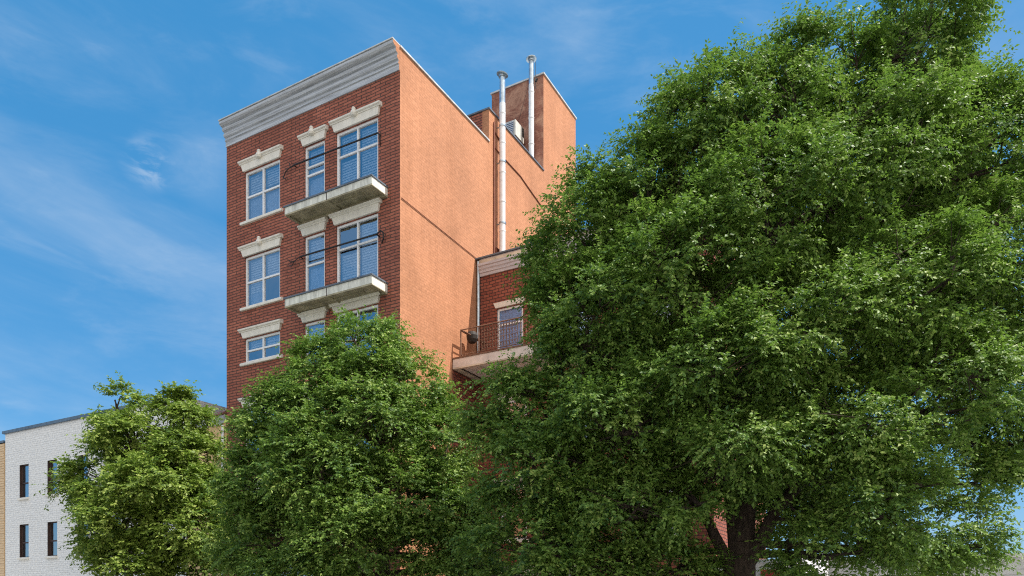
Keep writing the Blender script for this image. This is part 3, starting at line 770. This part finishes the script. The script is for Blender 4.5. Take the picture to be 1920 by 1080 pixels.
# big tree, right
D = 14.0
b = at(1393, 1120, D); b.z = 0
big_lobes = [lobe(1725,90,14.3,.9,1.2,1.7), lobe(1550,182,14.5,1.1,1.4,1.2), lobe(1425,240,14.3,1.2,1.5,1.3), lobe(1325,270,14.2,1.05,1.4,1.25),
    lobe(1212,395,14.2,1.0,1.4,1.2), lobe(1090,460,14.4,.85,1.2,1.1), lobe(1790,290,14.0,1.2,1.5,1.55), lobe(1870,330,14.4,.7,1.2,1.5), lobe(1620,330,13.2,1.5,1.4,1.4),
    lobe(1440,400,13.0,1.6,1.4,1.35), lobe(1280,520,13.2,1.5,1.5,1.25), lobe(1140,600,13.8,1.2,1.5,1.1), lobe(1075,690,14.0,.75,1.1,.75), lobe(1000,790,14.2,.85,1.2,.65),
    lobe(1850,520,13.4,1.5,1.6,1.3), lobe(1690,550,12.4,1.5,1.3,1.1), lobe(1500,620,12.3,1.5,1.3,1.1), lobe(1330,700,12.4,1.35,1.3,.95),
    lobe(1170,790,13.0,1.35,1.3,.95), lobe(1010,890,13.8,1.2,1.3,.85), lobe(1910,680,13.2,1.3,1.4,1.0), lobe(1760,740,12.2,1.35,1.3,.9),
    lobe(1580,790,12.0,1.2,1.2,.85), lobe(1360,850,12.2,1.15,1.2,.65), lobe(1180,950,13.2,1.3,1.2,.8), lobe(1000,1030,13.8,1.3,1.3,.85),
    lobe(1660,950,12.2,1.15,1.2,.75), lobe(1560,1030,12.4,1.0,1.0,.6), lobe(1770,1010,12.8,1.05,1.0,.7), lobe(1250,1060,14.2,1.0,1.0,.55), lobe(1100,1080,13.6,1.1,1.1,.7), lobe(1890,820,13.6,.8,1.0,.45),
    lobe(1740,30,14.3,.85,1.1,.7), lobe(1860,250,14.1,.65,1.1,.8), lobe(1920,470,13.6,.9,1.2,1.0), lobe(1310,930,12.8,.9,.9,.6), lobe(1490,950,14.8,.9,.9,.6), lobe(1470,850,12.4,.8,.8,.5), lobe(1440,910,15.5,.9,.8,.7), lobe(1050,490,14.3,.55,.8,.75), lobe(1050,585,14.1,.6,.8,.75), lobe(1840,900,13.2,.7,.7,.4), lobe(1090,800,14.6,.8,.8,.6), lobe(1230,790,14.8,.9,.8,.7), lobe(1100,920,14.8,.9,.8,.7), lobe(1300,690,15.0,.9,.8,.8), lobe(1230,900,15.0,.9,.8,.6), lobe(955,728,13.9,.35,.5,.22), lobe(925,800,14.3,.5,.7,.4), lobe(1362,185,14.4,.7,1.0,.70), lobe(1268,232,14.4,.5,.8,.5), lobe(1190,320,14.3,.45,.8,.45), lobe(1110,365,14.3,.4,.7,.35), lobe(948,712,13.9,.42,.5,.26), lobe(1490,135,14.4,.8,1.0,.62), lobe(1700,230,13.4,1.0,1.0,1.0),
    # the far side of the crown
    lobe(1480,330,17.0,2.0,1.6,1.9), lobe(1280,480,17.0,1.7,1.5,1.6), lobe(1680,380,17.2,2.1,1.6,2.0), lobe(1560,600,17.4,2.0,1.5,1.6), lobe(1200,700,17.0,1.6,1.5,1.2),
    lobe(1400,760,17.2,1.7,1.5,1.2), lobe(1780,640,17.0,1.6,1.4,1.3),
    lobe(1540,860,16.4,1.3,1.1,.9), lobe(1660,900,16.0,1.2,1.0,.8), lobe(1720,160,16.0,1.2,1.0,1.5)]
BIG_GAPS = [(at(*p), r) for p, r in (((1395,960,12.5),.62), ((1500,930,12.4),.55), ((1405,1050,12.5),.6), ((1648,130,13.4),.6), ((1668,250,12.7),.6), ((1655,190,13.0),.55), ((1390,770,11.6),.6), ((1130,850,12.2),.6), ((1270,890,12.2),.6), ((1240,650,12.4),.5), ((1560,700,11.2),.5), ((1700,660,11.4),.5), ((1330,500,11.8),.5), ((1530,500,11.8),.5), ((1790,860,11.8),.5))]
stems = [[(b,.30),(at(1393,1040,D),.235),(at(1402,930,D),.20),(at(1412,780,D+.2),.16),(at(1450,560,D+.3),.12),(at(1520,330,D+.3),.07),(at(1640,160,D+.3),.03)],
         [(at(1385,1065,D),.16),(at(1372,930,D+.15),.13),(at(1340,760,D+.3),.10),(at(1290,600,D+.4),.07),(at(1230,430,D+.3),.03)],
         [(at(1400,1060,D-.05),.15),(at(1455,955,D-.2),.115),(at(1540,870,D-.3),.095),(at(1640,740,D-.2),.07),(at(1760,520,D),.045),(at(1790,300,D),.02)],
         [(at(1380,1090,D),.15),(at(1348,1020,D+.05),.11),(at(1310,950,D+.1),.085),(at(1200,860,D),.06),(at(1060,760,D+.1),.03)]]
tree('street_tree', 'tallest street tree, huge dense green crown filling the right half', b, stems, big_lobes, 'leaf_a', 11, gaps=BIG_GAPS, n_per_m2=7.6, leaf=.067, per=18)

# middle tree, in front of the tall house
D = 18.6
b = at(715, 1120, D); b.z = 0
mid_lobes = [lobe(690,662,18.6,1.0,1.2,.95), lobe(615,725,18.4,1.1,1.2,.95), lobe(765,740,18.5,1.05,1.3,.95), lobe(548,790,18.6,.75,1.1,.85), lobe(690,800,17.4,1.5,1.2,1.1), lobe(600,850,17.3,1.2,1.2,1.0), lobe(590,765,17.9,.8,1.0,.75), lobe(492,850,18.3,.65,1.0,.55), lobe(520,752,18.5,.5,.8,.42), lobe(605,690,18.5,.65,.9,.55), lobe(478,805,18.3,.42,.8,.42), lobe(790,1030,17.0,.75,.8,.5), lobe(800,960,17.4,.6,.8,.5), lobe(680,730,17.7,.9,.9,.85),
    lobe(830,850,18.2,.85,1.2,.95), lobe(500,915,18.2,.95,1.3,.85), lobe(600,900,17.0,1.3,1.2,.95), lobe(760,930,17.2,1.2,1.2,.85), lobe(500,1010,17.8,1.2,1.3,.9),
    lobe(650,1010,16.8,1.2,1.2,.8), lobe(560,1080,17.4,1.3,1.3,.8), lobe(850,980,18.2,.8,1.2,.85), lobe(650,860,20.3,1.4,1.2,1.2), lobe(560,985,20.2,1.3,1.2,1.1), lobe(880,1060,17.6,.95,1.2,.7)]
stems = [[(b,.20),(at(718,1040,D),.16),(at(722,930,D),.13),(at(716,820,D),.09),(at(700,720,D),.04)],
         [(at(720,960,D),.09),(at(650,900,D-.2),.07),(at(570,830,D-.2),.03)],
         [(at(720,1010,D),.09),(at(790,930,D-.1),.06),(at(835,850,D),.025)],
         [(at(718,1030,D),.08),(at(620,990,D-.3),.06),(at(520,930,D-.2),.025)]]
tree('street_tree', 'rounded cone-shaped street tree growing in front of the tall brick house', b, stems, mid_lobes, 'leaf_b', 23, n_per_m2=7.6, leaf=.074, per=17)

# left tree, in front of the white house
D = 22.6
b = at(290, 1120, D); b.z = 0
left_lobes = [lobe(212,768,22.6,.42,.6,.78), lobe(328,772,22.6,.60,.7,.80), lobe(366,792,22.5,.42,.6,.45), lobe(266,803,22.5,.38,.6,.36), lobe(352,795,22.5,.5,.9,.6), lobe(250,830,22.4,1.1,1.2,.85), lobe(352,858,22.4,1.0,1.2,.85), lobe(192,890,22.2,.9,1.2,.85),
    lobe(300,910,21.2,1.3,1.1,.9), lobe(395,940,22.2,.85,1.2,.9), lobe(156,920,22.4,.58,.9,.45), lobe(232,985,21.4,1.15,1.2,.8), lobe(360,1000,21.4,1.15,1.1,.85), lobe(250,1060,21.4,1.2,1.2,.75),
    lobe(400,1060,22.2,1.0,1.2,.8), lobe(300,900,24.3,1.5,1.2,1.1), lobe(192,1012,22.2,.6,.9,.5)]
stems = [[(b,.17),(at(292,1030,D),.14),(at(285,930,D),.10),(at(250,850,D),.06),(at(215,750,D),.02)],
         [(at(290,980,D),.09),(at(330,880,D),.06),(at(325,770,D),.02)],
         [(at(290,1000,D),.08),(at(220,940,D-.2),.05),(at(150,905,D-.1),.02)]]
tree('street_tree', 'smallest street tree with two ragged tops in front of the white house', b, stems, left_lobes, 'leaf_c', 37, n_per_m2=6.0, leaf=.098, bough=10)

# ------------------------------------------------------------------ 8. light, sky, camera
ELEV = R(58); A = R(15)
hd = UD*math.cos(A) + VD*math.sin(A)
sd = Vector((hd.x*math.cos(ELEV), hd.y*math.cos(ELEV), math.sin(ELEV)))
sun = bpy.data.lights.new('sun', 'SUN'); sun.energy = 4.8; sun.angle = R(.53); sun.color = (1,.955,.88)
so = bpy.data.objects.new('sun', sun); COL.objects.link(so); so.rotation_euler = (-sd).to_track_quat('-Z','Y').to_euler()

world = bpy.data.worlds.new('World'); sc.world = world; world.use_nodes = True
nt = world.node_tree; nt.nodes.clear()
out = nt.nodes.new('ShaderNodeOutputWorld'); bg = nt.nodes.new('ShaderNodeBackground'); bg.inputs['Strength'].default_value = .12
SKYC = (.12,2.02,4.5,1)
sky = nt.nodes.new('ShaderNodeTexSky'); sky.sky_type = 'NISHITA'; sky.sun_disc = False
sky.sun_elevation = ELEV; sky.sun_rotation = math.atan2(sd.x, sd.y)
sky.altitude = 0; sky.air_density = 1.0; sky.dust_density = .6; sky.ozone_density = 2.0
hs = nt.nodes.new('ShaderNodeHueSaturation'); hs.inputs['Saturation'].default_value = 1.1; hs.inputs['Value'].default_value = 1.0
L(nt, sky.outputs['Color'], hs.inputs['Color'])
tc = nt.nodes.new('ShaderNodeTexCoord')
def cloud_layer(scale, rot, loc, lo, hi, detail=8):
    mp = nt.nodes.new('ShaderNodeMapping'); mp.inputs['Scale'].default_value = scale; mp.inputs['Rotation'].default_value = rot; mp.inputs['Location'].default_value = loc
    L(nt, tc.outputs['Generated'], mp.inputs['Vector'])
    nz = N(nt, 'ShaderNodeTexNoise', Scale=1.0, Detail=detail, Roughness=.6, Distortion=.5); L(nt, mp.outputs['Vector'], nz.inputs['Vector'])
    mr = N(nt, 'ShaderNodeMapRange', interpolation_type='SMOOTHSTEP'); mr.inputs['From Min'].default_value = lo; mr.inputs['From Max'].default_value = hi
    L(nt, nz.outputs['Fac'], mr.inputs['Value']); return mr.outputs['Result']
def spot(px, py, rad):
    dv = Vector(((px-960)/F, 1, (1120-py)/F)).normalized()
    nr = nt.nodes.new('ShaderNodeVectorMath'); nr.operation = 'NORMALIZE'; L(nt, tc.outputs['Generated'], nr.inputs[0])
    ds = nt.nodes.new('ShaderNodeVectorMath'); ds.operation = 'DISTANCE'; ds.inputs[1].default_value = dv; L(nt, nr.outputs['Vector'], ds.inputs[0])
    mr = N(nt, 'ShaderNodeMapRange', interpolation_type='SMOOTHSTEP'); mr.inputs['From Min'].default_value = rad; mr.inputs['From Max'].default_value = 0
    L(nt, ds.outputs['Value'], mr.inputs['Value']); return mr.outputs['Result']
def math2(op, a, b):
    n = nt.nodes.new('ShaderNodeMath'); n.operation = op
    for i, x in enumerate((a,b)):
        if isinstance(x, (int,float)): n.inputs[i].default_value = x
        else: L(nt, x, n.inputs[i])
    return n.outputs['Value']
wisps = math2('MULTIPLY', cloud_layer((2.2,2.2,8),(.1,.75,.3),(3.1,.7,1.9),.42,.80), .36)
fine = math2('MULTIPLY', cloud_layer((7,7,22),(.1,.6,.2),(1.3,4.2,.4),.48,.75), .16)
puff = math2('MULTIPLY', math2('MULTIPLY', spot(280,306,.034), cloud_layer((26,26,60),(0,.6,0),(2,5,1),.40,.66)), .55)
puff2 = math2('MULTIPLY', math2('MULTIPLY', spot(400,315,.06), cloud_layer((9,9,12),(0,.2,0),(4,1,1),.3,.7)), .18)
cov = math2('MINIMUM', math2('ADD', math2('ADD', wisps, fine), math2('ADD', puff, puff2)), .8)
# the sky is a little flatter and clearer than the plain model, plus an unseen cloud added behind the camera to lighten shaded fronts
flat = nt.nodes.new('ShaderNodeMix'); flat.data_type = 'RGBA'; flat.inputs['Factor'].default_value = .62; flat.inputs['B'].default_value = SKYC
L(nt, hs.outputs['Color'], flat.inputs['A'])
mx = nt.nodes.new('ShaderNodeMix'); mx.data_type = 'RGBA'; mx.inputs['B'].default_value = (3.6,4.4,5.4,1)
L(nt, cov, mx.inputs['Factor']); L(nt, flat.outputs['Result'], mx.inputs['A'])
sx = nt.nodes.new('ShaderNodeVectorMath'); sx.operation = 'DOT_PRODUCT'; sx.inputs[1].default_value = (.22,-.95,.22)
nrz = nt.nodes.new('ShaderNodeVectorMath'); nrz.operation = 'NORMALIZE'; L(nt, tc.outputs['Generated'], nrz.inputs[0]); L(nt, nrz.outputs['Vector'], sx.inputs[0])
fill_cloud = N(nt, 'ShaderNodeMapRange', interpolation_type='SMOOTHSTEP'); fill_cloud.inputs['From Min'].default_value = .25; fill_cloud.inputs['From Max'].default_value = .75
L(nt, sx.outputs['Value'], fill_cloud.inputs['Value'])
fill_cover = math2('MULTIPLY', fill_cloud.outputs['Result'], cloud_layer((3,3,5),(.3,.2,.9),(5,2,7),.25,.55))
mx2 = nt.nodes.new('ShaderNodeMix'); mx2.data_type = 'RGBA'; mx2.inputs['B'].default_value = (9.5,9.0,8.4,1)
L(nt, fill_cover, mx2.inputs['Factor']); L(nt, mx.outputs['Result'], mx2.inputs['A']); mx = mx2
L(nt, mx.outputs['Result'], bg.inputs['Color']); L(nt, bg.outputs['Background'], out.inputs['Surface'])

cam = bpy.data.cameras.new('camera'); co = bpy.data.objects.new('camera', cam); COL.objects.link(co)
co.location = (0,0,1.6); co.rotation_euler = (R(90),0,0)
cam.sensor_width = 36; cam.lens = 36*F/1920; cam.shift_y = (1120-540)/1920
cam.clip_start = .1; cam.clip_end = 3000
sc.camera = co
sc.view_settings.view_transform = 'Standard'; sc.view_settings.look = 'None'; sc.view_settings.gamma = 1; sc.view_settings.exposure = .45
sc.cycles.max_bounces = 8; sc.cycles.transparent_max_bounces = 8; sc.cycles.diffuse_bounces = 3; sc.cycles.use_denoising = False; sc.cycles.filter_width = 1.1
